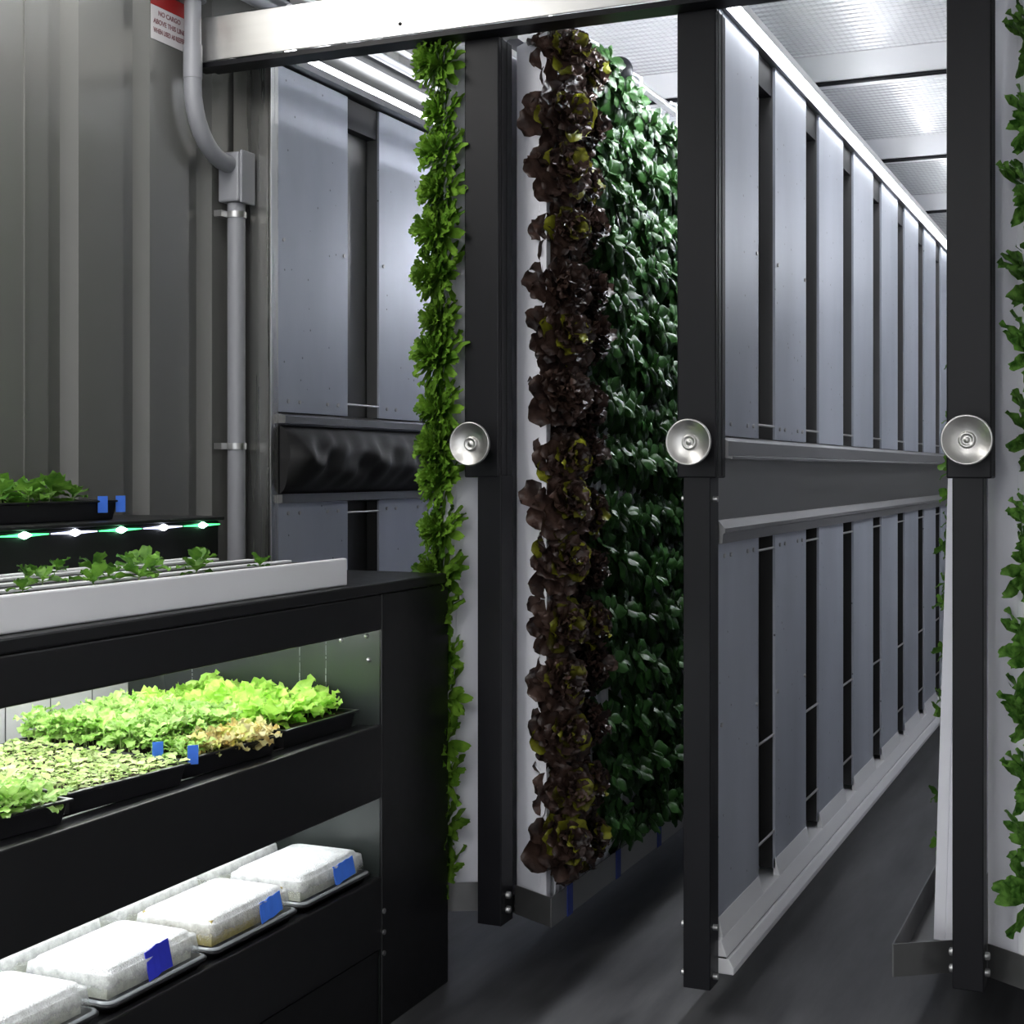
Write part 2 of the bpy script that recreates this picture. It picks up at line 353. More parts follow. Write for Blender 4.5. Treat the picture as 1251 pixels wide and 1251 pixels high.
# ------------------------------------------------------------------ light racks
def light_panels(A, xf, side, ystart, count, pitch=.48, w=.325, z0=.155, z1=1.985, lo=.915, hi=1.13, first_cut=0, mat_gap=None):
    """bluish sheets in two tiers with dark recesses between; side = +1 faces +x"""
    b = MB(); yend = ystart + pitch*count
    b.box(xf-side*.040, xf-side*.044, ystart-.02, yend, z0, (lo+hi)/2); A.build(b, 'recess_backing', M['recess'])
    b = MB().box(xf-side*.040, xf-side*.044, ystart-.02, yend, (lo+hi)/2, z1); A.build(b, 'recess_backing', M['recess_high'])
    for k in range(count):
        y = ystart + pitch*k
        ya = y + (first_cut if k == 0 else 0)
        for za, zb in ((hi, z1), (z0, lo)):
            p = MB().box(xf-side*.006, xf, ya, y+w, za, zb)
            p.m = 1; p.box(xf-side*.037, xf-side*.006, ya, ya+.003, za, zb).box(xf-side*.037, xf-side*.006, y+w-.003, y+w, za, zb)
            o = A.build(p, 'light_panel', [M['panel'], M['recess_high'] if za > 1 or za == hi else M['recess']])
            if k > 1: continue
            for (dy, dz) in ((.04,.05),(.09,.05),(w-.05,.05),(w-.1,.05),(.02,.4),(w-.02,.4)):
                zz = za+dz*.5 if za > 1 else zb-dz*.5
                if dz > .1: zz = za+dz
                if y+dy < ya+.005: continue
                A.build(MB().tube([(xf-side*.001,y+dy,zz),(xf+side*.0035,y+dy,zz)], .0045, 8), 'screw', M['clamp'], 0, o)
        c = MB().box(xf-side*.036, xf-side*.008, y+w+.003, y+pitch-.001, z1-.075, z1-.001); A.build(c, 'recess_shade', M['black_groove'])  # added black block paints the dark head of each recess
        # pins across the dark gap
        for zz in (hi+.03, .46, .24, lo-.03):
            A.build(MB().tube([(xf-side*.004, y+w-.012, zz),(xf-side*.004, y+pitch+.02, zz)], .003, 6), 'pin', M['clamp'])

lr = thing('grow_light_rack', 'long run of bluish grow light panels behind the middle black post with steel knob', 'grow light rack', (-.80, 2.75, 0)); A = At(lr)
post_parts(A, -.800, -.800, .058)
YE = 7.3
XB = -.778
light_panels(A, XB, 1, 2.796, 9)
Y0 = 2.79
# middle: upper ledge, plain steel band, lower ledge
b = MB().ext_y([(XB-.01,1.085),(XB+.018,1.085),(XB+.022,1.092),(XB+.022,1.118),(XB+.010,1.124),(XB-.01,1.13)], Y0, YE); A.build(b, 'upper_ledge', M['ledge'])
b = MB().ext_y([(XB+.018,1.085),(XB+.030,1.083),(XB+.030,1.088),(XB+.018,1.090)], Y0, YE); A.build(b, 'ledge_lip', M['ledge'])
b = MB().box(XB-.02, XB-.004, Y0, YE, .962, 1.085); A.build(b, 'steel_band', M['band'])
b = MB().ext_y([(XB-.01,.916),(XB+.010,.916),(XB+.012,.936),(XB+.016,.938),(XB+.016,.946),(XB+.002,.962),(XB-.01,.962)], Y0, YE); A.build(b, 'lower_ledge', M['ledge'])
# white gutter rail at the foot with a dark seam, white strips stand in for light on panel bottoms
b = MB().ext_y([(XB-.046,.074),(XB+.036,.074),(XB+.036,.086),(XB+.026,.104),(XB-.046,.104)], Y0-.010, YE); A.build(b, 'foot_rail', M['white_rail'], .002)
b = MB().ext_y([(XB-.046,.107),(XB+.023,.107),(XB+.010,.140),(XB-.046,.140)], Y0-.010, YE); A.build(b, 'foot_rail', M['white_rail'], .002)
b = MB().box(XB-.046, XB+.020, Y0-.008, YE, .104, .107); A.build(b, 'seam', M['black_groove'])
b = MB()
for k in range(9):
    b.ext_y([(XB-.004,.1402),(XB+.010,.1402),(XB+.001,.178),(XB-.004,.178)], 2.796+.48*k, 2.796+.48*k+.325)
A.build(b, 'lit_panel_foot', M['white_rail'])
# head rail with the white light strip
b = MB().ext_y([(XB-.048,2.007),(XB-.002,2.007),(XB+.006,2.02),(XB-.03,2.085),(XB-.048,2.085)], Y0, YE); A.build(b, 'head_rail', M['head'])
b = MB().ext_y([(XB-.006,1.982),(XB+.022,1.982),(XB+.026,1.990),(XB+.018,2.004),(XB-.006,2.004)], Y0, YE); A.build(b, 'light_strip', M['white_led'])
b = MB().box(XB-.02, XB+.010, Y0, YE, 1.977, 1.9815); A.build(b, 'strip_holder', M['dark_steel'])
# other face of the rack
XB2 = -.832
b = MB().box(XB2+.004, XB-.046, 2.80, YE, .10, 2.03); A.build(b, 'rear_skin', M['panel'])
b = MB().ext_y([(XB2+.003,1.985),(XB2-.018,1.985),(XB2-.020,2.006),(XB2+.003,2.014)], Y0+.02, YE); A.build(b, 'light_strip', M['aisle_led'])
b = MB().box(XB2-.034, XB2+.003, Y0+.02, YE, 2.0145, 2.018); A.build(b, 'strip_holder', M['dark_steel'])  # added shield keeping this strip from lighting the ceiling
for z in (1.005, .175, .080):
    for sx in (-1, 1):
        q = MB(); xx = -.80 + sx*.027
        q.tube([(xx, 2.745, z),(xx+sx*.009, 2.745, z)], .006, 10); A.build(q, 'bolt', M['clamp'])

# the rack on the corrugated wall
XL = -1.845
lw = thing('grow_light_rack', 'grow light panels along the corrugated wall with black fabric roll across their middle', 'grow light rack', (-1.90, 2.85, 0)); A = At(lw)
light_panels(A, XL, 1, 2.873, 9, .482, .318, .2, 2.0, .985, 1.197)
b = MB().box(-1.9465, XL-.002, 2.840, 2.844, 0.02, 2.02).box(XL-.006, XL, 2.840, 2.873, .02, 2.02); A.build(b, 'end_cover', M['steel_v'], .001)
b = MB().box(XL-.001, XL+.002, 2.8385, 2.8425, .02, 2.02); A.build(b, 'bright_edge', M['steel'])
b = MB().ext_y([(XL-.01,1.170),(XL+.02,1.170),(XL+.02,1.187),(XL-.01,1.196)], 2.872, YE); A.build(b, 'upper_ledge', M['dark_steel'])
b = MB().ext_y([(XL-.01,.982),(XL+.012,.986),(XL+.012,1.004),(XL-.01,1.004)], 2.872, YE); A.build(b, 'lower_ledge', M['dark_steel'])
b = MB().box(XL-.08, XL-.004, 2.87, YE, 1.004, 1.170); A.build(b, 'mid_band', M['dark_steel'])
b = MB().ext_y([(XL-.004,2.030),(XL+.014,2.030),(XL+.020,2.038),(XL+.014,2.046),(XL-.004,2.048)], 2.80, YE); A.build(b, 'light_strip', M['wall_led'])
b = MB().ext_y([(XL-.07,2.005),(XL+.028,2.005),(XL+.028,2.022),(XL-.07,2.022)], 2.80, YE); A.build(b, 'strip_holder', M['dark_steel'])
b = MB().ext_y([(XL-.03,2.070),(XL+.05,2.078),(XL+.05,2.105),(XL-.03,2.11)], 2.80, YE); A.build(b, 'head_rail', M['dark_steel'])
for dx, dz, r in ((.075,2.10,.010),(.095,2.13,.008)):
    A.build(MB().tube([(XL+dx,2.8,dz),(XL+dx,YE,dz)], r, 10), 'feed_pipe', M['white_rail'])

# black padded fabric roll along the ledge
def pad():
    ny, na = 120, 18; vs = []; rnd = random.Random(3)
    ph = [rnd.uniform(0,6.28) for _ in range(8)]
    for i in range(ny+1):
        y = 2.876 + 1.8*i/ny
        end = min(1, (i/ny*1.8)/.05)
        for j in range(na+1):
            t = j/na; z = 1.006 + .160*t
            bul = math.sin(PI*t)**.55*.062*(.45+.55*math.sqrt(end))
            wr = .005*math.sin(38*y+5*t+ph[0]) + .004*math.sin(83*y-9*t+ph[1]) + .0035*math.sin(17*y+13*t+ph[2])
            wr += .006*math.exp(-((y-2.9-.13*t)/.02)**2) - .007*math.exp(-((y-2.93-.16*t)/.02)**2)
            vs.append((XL+.0015 + bul + wr*math.sin(PI*t), y, z + .004*math.sin(21*y+ph[3])*math.sin(PI*t)))
    fs = [(i*(na+1)+j, (i+1)*(na+1)+j, (i+1)*(na+1)+j+1, i*(na+1)+j+1) for i in range(ny) for j in range(na)]
    fs.append(tuple(range(na,-1,-1)))
    b = MB(); b.add(vs, fs[:-1], True); b.add(vs[:na+1], [tuple(range(na,-1,-1))]); return b
o = pad().build('fabric_roll', M['fabric']); tag(o, 'long black wrinkled fabric roll lying along the wall ledge between panel tiers', 'fabric cover')

# ------------------------------------------------------------------ plant racks
def plant_rack(label, x, xs, zb, rails=(-1, 1), yo=2.735):
    r = thing('plant_rack', label, 'plant rack', (x, 2.75, 0)); A = At(r)
    post_parts(A, x, xs, zb)
    # stainless gutter: two flared front plates and two long sides
    def plate(pts, name):
        (xa,ya),(xb,yb) = pts; d = Vector((xb-xa,yb-ya,0)).normalized(); nn = Vector((d.y,-d.x,0))*.0025
        b = MB().prism([(xa,ya),(xb,yb),(xb-nn.x,yb-nn.y),(xa-nn.x,ya-nn.y)], .135, .195); A.build(b, name, M['tray_steel'])
    plate([(x-.13,yo),(x-.027,2.79)], 'gutter_front'); plate([(x+.027,2.79),(x+.13,yo)], 'gutter_front')
    b = MB().box(x-.1325,x-.13,yo,4.6,.135,.195); A.build(b, 'gutter_side', M['tray_steel'])
    b = MB().box(x+.13,x+.1325,yo,4.6,.135,.195); A.build(b, 'gutter_side', M['tray_steel'])
    b = MB().prism([(x-.13,yo+.003),(x-.027,2.793),(x+.027,2.793),(x+.13,yo+.003),(x+.13,4.6),(x-.13,4.6)], .135, .139); A.build(b, 'gutter_floor', M['tray_steel'])
    for sx in (-1,1):
        for z in (.185,.155):
            A.build(MB().tube([(x+sx*.027,2.75,z),(x+sx*.034,2.75,z),(x+sx*.036,2.75,z)], [.0075,.0075,.004], 12), 'bolt', M['clamp'])
    for sx in rails:
        A.build(MB().tube([(x+sx*.09,2.76,2.01),(x+sx*.09,4.6,2.01)], .011, 12), 'hanging_rail', M['steel'])
        for k in range(5):
            yy = 3.02+.30*k
            A.build(MB().tube([(x+sx*.105,yy,2.012),(x+sx*.125,yy,2.0),(x+sx*.125,yy,1.955),(x+sx*.112,yy,1.944)], .005, 8), 'hook', M['white_rail'])
        for yy in (3.27, 3.87):
            A.build(MB().lathe([(.012,-.012),(.030,-.012),(.032,0),(.030,.012),(.012,.012)], 24, '-y', (x+sx*.09,yy,2.01)), 'pipe_clamp', M['black'])
    b = MB().box(x-.012,x+.03,2.80,4.6,1.965,1.99); A.build(b, 'top_plate', M['dark_steel'])
    return r
M['tray_steel'] = mat('gutter_steel', (.20,.20,.20,1), .34, .8, .15, (20,20,20), .05, .08)

def tower(label, x_in, x_out, y_in, y_out, y_end, z0=.141, z1=1.955, group=None):
    """upright white growing board with black planting slots in its outer face"""
    sg = 1 if x_out > x_in else -1
    xc = (x_in+x_out)/2
    r = thing('growing_board', label, 'growing board', (xc, y_out, z0), group); A = At(r)
    b = MB(); xm = x_out - sg*.022
    t = (xm-x_in)/(x_out-x_in); ym = y_in + (y_out-y_in)*t
    poly = [(x_in,y_in),(xm,ym),(xm,y_end),(x_in,y_end)]
    if sg < 0: poly = poly[::-1]
    b.prism(poly, z0, z1)
    n = max(2, round((y_end-y_out)/.047)); st = (y_end-y_out)/n
    for k in range(n):
        ya = y_out+st*k; yb = ya+st*.48
        if k == 0:
            p = [(xm,ym),(x_out,y_out),(x_out,yb),(xm,yb)]
            b.prism(p if sg > 0 else p[::-1], z0, z1)
        else: b.box(min(xm,x_out), max(xm,x_out), ya, yb, z0, z1)
    A.build(b, 'board', M['white'], .0015)
    f = MB()
    for k in range(n):
        ya = y_out+st*k+st*.49; yb = y_out+st*(k+1)-st*.01
        f.box(xm+sg*.0005, xm+sg*.006, ya, yb, z0+.002, z1-.003)
    A.build(f, 'slot_foam', M['foam'])
    return r

XA, XC = -1.240, -.297
plant_rack('black post with steel knob carrying the bright green and dark red lettuce boards', XA, -1.257, .127)
plant_rack('black post with steel knob and wide steel gutter ahead of the curly green lettuce', XC, -.295, .127, (1,), 2.718)
W = .30
for k in range(6):
    y0 = 2.745 + W*k
    lab = ('white growing board under the dark red lettuce, its end beside the black post' if k == 0 else
           'white growing board of dark green leaves, %s one behind the red lettuce board' % ORD[k-1])
    tower(lab, XA+.018, XA+.117, 2.822 if k == 0 else y0+.004, y0, y0+W-.006, group='dark leaf growing boards')
for k in range(2):
    y0 = 2.745 + W*k
    tower('white growing board bearing bright frilly lettuce behind the nursery cabinet' if k == 0 else 'second white board of bright frilly lettuce from the cabinet',
          XA-.018, XA-.117, 2.822 if k == 0 else y0+.004, y0, y0+W-.006)
for k in range(2):
    y0 = 2.745 + W*k
    tower('white growing board of curly green lettuce on the far side of the post' if k == 0 else 'second white board of curly lettuce behind the post in the corner',
          XC+.025, XC+.104, 2.822 if k == 0 else y0+.004, y0, y0+W-.006)
for k in range(2):
    y0 = 2.945 + W*k
    LEAN = [] if k == 0 else LEAN
    tower('set-back white growing board of small sprouts facing the long light panels' if k == 0 else 'white growing board of small sprouts, next one behind the set-back board',
          -.337, -.386, y0+.004, y0, y0+W-.006)
    t = [o for o in COL.objects if o.name.startswith('growing_board') and o.parent is None][-1]
    LEAN.append(t)

for t in LEAN: t.rotation_euler = (0, .030, 0)
# blue tape on the gutter under the dark greens
for i, y in enumerate((2.834, 3.137, 3.44, 3.742)):
    o = MB().box(XA+.1325, XA+.1345, y-.014, y+.016, .133, .197).build('tape_strip', M['tape_dim'])
    tag(o, 'dark blue tape strip on the plant gutter, %s from the gutter corner' % ORD[i], 'tape', 'blue tape strips on the gutter')

# ------------------------------------------------------------------ leaves and plant heads
def leaf(b, L, Wd, Mx, e0, curl, ruf=0, frq=3, cup=.15, nu=6, nv=2, stalk=.0, rnd=random, shape=.75, base=.25, tip=.28):
    """one blade from the origin along +Y of Mx, rising at e0 and bending by curl"""
    ph = rnd.uniform(0,6.28); ph2 = rnd.uniform(0,6.28)
    y = z = 0; vs = []
    for i in range(nu+1):
        t = i/nu; a = e0 + curl*t
        if i: y += math.cos(a)*L/nu; z += math.sin(a)*L/nu
        if t < stalk: w = Wd*.12
        else:
            q = (t-stalk)/(1-stalk) if stalk < 1 else t
            w = Wd*max(.10, (base+(1-base)*math.sin(PI*min(1,q**shape*.93+.04))) if q > 0 else .15)
            if i == nu: w = Wd*tip
        for j in range(-nv, nv+1):
            s = j/nv
            up = cup*w*s*s + ruf*t*abs(s)*math.sin(frq*2*PI*t+ph+(PI*.8 if s < 0 else 0)) + ruf*.5*t*t*math.sin(5*s+ph2)
            x = s*w*(1+ .25*ruf/max(Wd,1e-6)*math.cos(frq*2*PI*t+ph2))
            yy = y - math.sin(a)*up; zz = z + math.cos(a)*up
            if i == nu: dd = -s*s*Wd*.45*(tip+.15); yy += dd*math.cos(a); zz += dd*math.sin(a)
            vs.append(Mx @ Vector((x, yy, zz)))
    m = 2*nv+1
    b.add(vs, [(i*m+j, i*m+j+1, (i+1)*m+j+1, (i+1)*m+j) for i in range(nu) for j in range(m-1)], True)
def rosette(b, N, L, Wd, e_in, e_out, rnd, lo=.45, hi=1.0, curl=-.5, h=.02, **k):
    for i in range(N):
        f = i/max(1,N-1); az = i*2.39996 + rnd.uniform(-.3,.3)
        e = e_in + (e_out-e_in)*f + rnd.uniform(-.15,.15)
        s = (lo+(hi-lo)*f)*rnd.uniform(.85,1.12)
        Mx = Matrix.Translation((0,0,h*(1-f))) @ Matrix.Rotation(az,4,'Z')
        leaf(b, L*s, Wd*s, Mx, e, curl*rnd.uniform(.6,1.3), rnd=rnd, **k)
def head_red(seed):
    rnd = random.Random(seed); b = MB()
    rosette(b, 42, .076, .027, 1.35, .12, rnd, .5, 1, -.75, .045, ruf=.0072, frq=2.4, nu=9, nv=3, shape=1.5, tip=.6, cup=.25, base=.5)
    h = MB(); rosette(h, 9, .070, .026, 1.4, .7, rnd, .6, 1, -.8, .048, ruf=.006, frq=1.7, nu=7, nv=3, shape=1.4, tip=.6, base=.5)
    return b, h
def head_basil(seed):
    rnd = random.Random(seed); b = MB()
    rosette(b, 34, .078, .026, 1.35, -.05, rnd, .5, 1, -1.45, .055, ruf=.003, frq=1.5, cup=-.35, nu=7, nv=2, stalk=.2, shape=.8)
    return b
def head_frill(seed, N=96, L=.064, Wd=.0098, ruf=.004):
    rnd = random.Random(seed); b = MB()
    rosette(b, N, L, Wd, 1.35, .05, rnd, .55, 1, -.45, .03, ruf=ruf, frq=2.2, nu=6, nv=2, shape=1.5, tip=.6)
    return b
def put(mesh_or_obj, loc, out, roll, scale, tilt=.25):
    """place a head whose axis leaves the board in direction out (+1 / -1 along x), lifted a little"""
    ax = Vector((out*math.cos(tilt), 0, math.sin(tilt)))
    q = ax.to_track_quat('Z', 'Y')
    mesh_or_obj.location = loc; mesh_or_obj.rotation_mode = 'QUATERNION'
    mesh_or_obj.rotation_quaternion = q @ Euler((0,0,roll)).to_quaternion()
    mesh_or_obj.scale = (scale,)*3
reds = []
for sd in range(5):
    b, h = head_red(20+sd)
    o = b.build('red_lettuce', M['red_leaf']); hh = h.build('heart_leaves', M['olive_leaf'] if sd in (0,1,2) else M['red_leaf'], o)
    if sd in (0,1,2): hh['label'] = 'yellow green heart leaves'
    reds.append(o)
used = set()
def take(protos, i, key):
    o = protos[i]
    if (key, i) in used: return copy_tree(o)
    used.add((key, i)); return o
rnd = random.Random(11)
ROWS = 15
def zrow(r): return 1.895 - .1155*r
for c, y in enumerate((2.785, 2.875)):
    for r in range(ROWS):
        i = rnd.choice((0,1,2,0,3,4) if c == 0 else (2,3,4,3,4))
        o = take(reds, i, 'red')
        xb = XA+.112
        put(o, (xb+(.012 if c == 0 else .004), y+rnd.uniform(-.012,.012), zrow(r)+rnd.uniform(-.014,.014)), 1, rnd.uniform(0,6.28), rnd.uniform(.98,1.2), rnd.uniform(.05,.4))
        if c == 0: o.rotation_quaternion = Euler((0,0,-.55)).to_quaternion() @ o.rotation_quaternion
        tag(o, 'dark red lettuce head %s, %s from the top' % ('at the white board end' if c == 0 else 'next to the dark green leaves', ORD[r]), 'lettuce', 'dark red lettuce heads')
basils = [head_basil(40+s).build('leafy_green', M['basil_leaf']) for s in range(4)]
for c in range(11):
    y = 2.962 + .094*c
    for r in range(ROWS):
        o = take(basils, rnd.randrange(4), 'basil')
        put(o, (XA+.112, y+rnd.uniform(-.015,.015), zrow(r)-.012*min(c,3)+rnd.uniform(-.02,.02)), 1, rnd.uniform(0,6.28), rnd.uniform(1.05,1.35), rnd.uniform(.1,.5))
        tag(o, 'dark green leafy plant, %s column behind the red lettuce, %s from the top' % (ORD[c], ORD[r]), 'leafy green', 'dark green leafy plants')
frills = [head_frill(60+s).build('frilly_lettuce', M['frill_leaf']) for s in range(4)]
for c in range(4):
    y = (2.752, 2.850, 2.945, 3.04)[c]
    for r in range(20):
        o = take(frills, rnd.randrange(4), 'frill')
        put(o, (XA-(.108, .112, .112, .112)[c], y+rnd.uniform(-.012,.012), 1.905-.0885*r+rnd.uniform(-.014,.014)), -1, rnd.uniform(0,6.28), rnd.uniform(.95,1.3), rnd.uniform(.1,.45))
        if c == 0: o.rotation_quaternion = Euler((0,0,.80)).to_quaternion() @ o.rotation_quaternion
        tag(o, 'bright green frilly lettuce in the %s column behind the cabinet, %s from the top' % (ORD[c], ORD[r]), 'lettuce', 'bright frilly lettuces')
curls = [head_frill(80+s, 96, .082, .0125, .0055).build('curly_lettuce', M['curly_leaf']) for s in range(3)]
for c in range(2):
    for r, z in enumerate((1.825,1.68,1.545,1.39,1.27,1.125,.965,.88,.735,.618,.50,.39,.30)):
        o = take(curls, rnd.randrange(3), 'curl')
        put(o, (XC+.102, 2.758+.110*c+rnd.uniform(-.01,.01), z), 1, rnd.uniform(0,6.28), rnd.uniform(.92,1.18), rnd.uniform(.1,.4))
        if c == 0: o.rotation_quaternion = Euler((0,0,-.35)).to_quaternion() @ o.rotation_quaternion
        tag(o, 'curly green lettuce %s, %s from the top' % ('at the board end behind the wide gutter' if c == 0 else 'behind the board end column', ORD[r]), 'lettuce', 'curly green lettuces')
def sprig(seed):
    rnd = random.Random(seed); b = MB(); b.m = 0
    rosette(b, 6, .036, .012, 1.2, .5, rnd, .7, 1, -.6, .012, ruf=.002, frq=2, nu=5, nv=2, stalk=.25)
    return b
sprigs = [sprig(90+s).build('small_sprout', M['young_leaf']) for s in range(3)]
for r, z in enumerate((1.75,1.60,1.475,1.385,1.28,1.16,1.06,1.005,.955,.905,.83,.79,.69,.60,.57,.405,.30)):
    o = take(sprigs, r % 3, 'sprig')
    put(o, (-.383+.030*(z-.14), 3.06+rnd.uniform(-.03,.03), z), -1, rnd.uniform(0,6.28), rnd.uniform(.8,1.25), rnd.uniform(0,.5))
    tag(o, 'small green sprout on the set-back white board, %s from the top' % ORD[r], 'sprout', 'small sprouts on the set-back board')

# ------------------------------------------------------------------ nursery cabinet
XF, XK = -1.33, -1.925
YA, YB = .55, 2.715
cab = thing('nursery_cabinet', 'black steel nursery cabinet with two lit open shelves by the corrugated wall', 'cabinet', (-1.63, 1.6, 0)); A = At(cab)
TZ = .848
b = MB().box(XK, XF, YA, YB, TZ-.022, TZ); A.build(b, 'worktop', M['cabinet'], .004)
b = MB().box(XF-.02, XF-.001, YA, 2.43, .758, TZ-.0225); A.build(b, 'apron', M['cabinet'], .003)
b = MB().box(XF-.006, XF, 2.431, YB, 0.0, TZ-.0225); A.build(b, 'front_stile', M['cabinet'], .004)
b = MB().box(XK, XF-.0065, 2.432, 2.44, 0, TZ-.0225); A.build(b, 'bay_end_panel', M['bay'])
b = MB().box(XK, XF-.0065, YB-.01, YB-.001, 0, TZ-.0225); A.build(b, 'end_panel', M['cabinet'])
b = MB().box(XK-.012, XK-.001, YA, YB, 0, TZ-.0225)
A.build(b, 'back_panel', M['baywall'])
g = MB()
for k in range(12): g.box(XK, XK+.0008, 1.0+.12*k, 1.0015+.12*k, .1, .82)
A.build(g, 'back_seam', M['bay'])
b = MB().box(XK, XF-.002, YA, YA+.02, 0, TZ-.0225); A.build(b, 'end_panel', M['cabinet'])
for nm, ztop, zbot in (('upper_shelf', .575, .44), ('lower_shelf', .287, .155)):
    b = MB().box(XF-.016, XF-.001, YA+.02, 2.43, zbot, ztop+.004); A.build(b, nm+'_front', M['cabinet'], .003)
    b = MB().box(XF-.05, XF-.016, YA+.02, 2.43, ztop-.02, ztop); A.build(b, nm+'_ledge', M['black_plastic'])
    g = MB()
    for k in range(26):
        x = XF-.06-.0195*k
        g.tube([(x, YA+.02, ztop-.004),(x, 2.43, ztop-.004)], .0022, 5, False)
    for k in range(14):
        y = YA+.05+.17*k
        if y < 2.42: g.box(XK+.01, XF-.05, y, y+.006, ztop-.012, ztop-.007)
    A.build(g, 'wire_grid', M['black_plastic'])
    b = MB().box(XK, XF-.02, YA+.02, 2.43, zbot, zbot+.01); A.build(b, nm+'_underside', M['baywall'])
b = MB().box(XF-.03, XF-.008, YA, 2.43, 0, .15); A.build(b, 'plinth', M['cabinet'])
for zz in (.7475, .428):
    for k, x in enumerate((-1.43,-1.60,-1.78)):
        b = MB().box(x-.012, x+.012, YA+.08, 2.40, zz, zz+.009); o = A.build(b, 'light_bar', M['bar_led' if zz > .6 else 'bar_led_low'])
# screws and condensation runs on the bay end
for x, z in ((-1.42,.735),(-1.50,.735),(-1.36,.70),(-1.365,.745)):
    A.build(MB().lathe([(0,.004),(.004,.003),(.005,0)], 10, '-y', (x,2.432,z)), 'screw', M['clamp'])
for z in (.245, .205, .165):
    A.build(MB().tube([(XF,2.435,z-.02),(XF+.003,2.435,z-.02)], .005, 10), 'screw', M['clamp'])
b = MB()
rr = random.Random(5)
for x in (-1.454, -1.513, -1.765):
    z = .74
    while z > .60:
        h = rr.uniform(.004,.02); b.box(x+rr.uniform(-.0006,.0006)-.0005, x+.0005, 2.4312, 2.432, z-h, z); z -= h+rr.uniform(.0005,.003)
A.build(b, 'water_streak', M['conduit'])

# ------------------------------------------------------------------ tray kinds
def tray(name, label, x0, x1, y0, y1, z, h=.034, rim=.006, group=None, soil=True, mt='black_plastic', dz=.006):
    """open plant tray with sloping walls, rolled rim and soil; stands with its underside at z"""
    r = thing(name, label, 'tray', ((x0+x1)/2,(y0+y1)/2,z), group); A = At(r)
    i = .012; t = .002; b = MB()
    def ring(o, zz): return [(x0+o,y0+o,zz),(x1-o,y0+o,zz),(x1-o,y1-o,zz),(x0+o,y1-o,zz)]
    rings = [ring(i,z), ring(0+rim,z+h-.004), ring(0,z+h-.004), ring(0,z+h), ring(rim+t,z+h), ring(i+t,z+t)]
    vs = [p for R in rings for p in R]
    fs = [(k*4+j, k*4+(j+1)%4, (k+1)*4+(j+1)%4, (k+1)*4+j) for k in range(5) for j in range(4)] + [(3,2,1,0), (20,21,22,23)]
    b.add(vs, fs); A.build(b, 'tray_shell', M[mt], .0015)
    if soil:
        s = MB(); nx, ny = 24, 24; rg = random.Random(int(abs(y0)*1000))
        w = rim+t+.0005; zs = z+h-dz
        vs = [(x0+w+(x1-x0-2*w)*a/nx, y0+w+(y1-y0-2*w)*c/ny, zs+rg.uniform(-.003,.003)) for a in range(nx+1) for c in range(ny+1)]
        s.add(vs, [(a*(ny+1)+c,(a+1)*(ny+1)+c,(a+1)*(ny+1)+c+1,a*(ny+1)+c+1) for a in range(nx) for c in range(ny)], True)
        A.build(s, 'soil', M['soil'])
    return z+h-dz
SZ = .5755
XT0, XT1 = -1.885, -1.353
SHELF = {}
for key, yc, phi, lab in (('leafy', 1.472, -6, 'black tray of leafy green seedlings at the open front of the upper shelf'),
                          ('low', 1.739, -6, 'black tray of low even sprouts between two fuller trays on the upper shelf'),
                          ('tall', 2.000, -4.5, 'black tray of tall green seedlings with amber leaves along its front edge'),
                          ('lime', 2.281, -1.5, 'black tray of lime green lettuce at the dark end panel of the shelf')):
    zs = tray('seedling_tray', lab, -.37, 0, yc-.124, yc+.124, SZ)
    t = [o for o in COL.objects if o.get('label') == lab][0]
    f = math.radians(phi); piv = Vector((-1.367, yc, 0))
    off = Vector((-.185, 0, 0)); c, sn = math.cos(f), math.sin(f)
    t.location = (piv.x + off.x*c, piv.y + off.x*sn, SZ); t.rotation_euler = (0,0,f)
    SHELF[key] = (piv, c, sn)
def spot(key, u, v):
    piv, c, sn = SHELF[key]
    return piv.x - u*c - v*sn, piv.y - u*sn + v*c
def seedling(seed, n, L, Wd, stem, e0=.9, e1=.2, curl=-.7, ruf=.002, leafm='seed_leaf', name='seedling', **k):
    rd = random.Random(seed); b = MB(); b.m = 1
    b.tube([(0,0,-.004),(rd.uniform(-.002,.002),rd.uniform(-.002,.002),stem*.5),(0,0,stem)], [.0013,.0011,.0009], 5, False)
    b.m = 0
    for i in range(n):
        f = i/max(1,n-1); az = i*2.39996+rd.uniform(-.4,.4); s = rd.uniform(.75,1.15)
        Mx = Matrix.Translation((0,0,stem*(.55+.45*(1-f)))) @ Matrix.Rotation(az,4,'Z')
        leaf(b, L*s, Wd*s, Mx, e0+(e1-e0)*f, curl, ruf=ruf, frq=2, nu=6, nv=2, stalk=.18, rnd=rd, shape=1.15, tip=.5, **k)
    return b.build(name, [M[leafm], M['stem']])
def stand(o, x, y, z, s, rd, lean=.15):
    o.location = (x,y,z); o.rotation_euler = (rd.uniform(-lean,lean), rd.uniform(-lean,lean), rd.uniform(0,6.28)); o.scale = (s,s,s)
rd = random.Random(17)
def plant_out(P, key, us, vs, jit, smin, smax, lean, label, cat, group, keep=lambda i, j: True):
    for i, u in enumerate(us):
        for j, v in enumerate(vs):
            if not keep(i, j): continue
            o = take(P, rd.randrange(len(P)), label)
            x, y = spot(key, u+rd.uniform(-jit,jit), v+rd.uniform(-jit,jit))
            stand(o, x, y, zs, rd.uniform(smin,smax), rd, lean); tag(o, label, cat, group)
def span(a, b, n): return [a+(b-a)*k/(n-1) for k in range(n)]
mk = lambda sd, n, *a, **k: [seedling(sd+i, *a, **k) for i in range(n)]
P = mk(100, 4, 4, .0145, .0056, .008, .5, .1, -.3, .001, 'sprout_leaf', 'sprout')
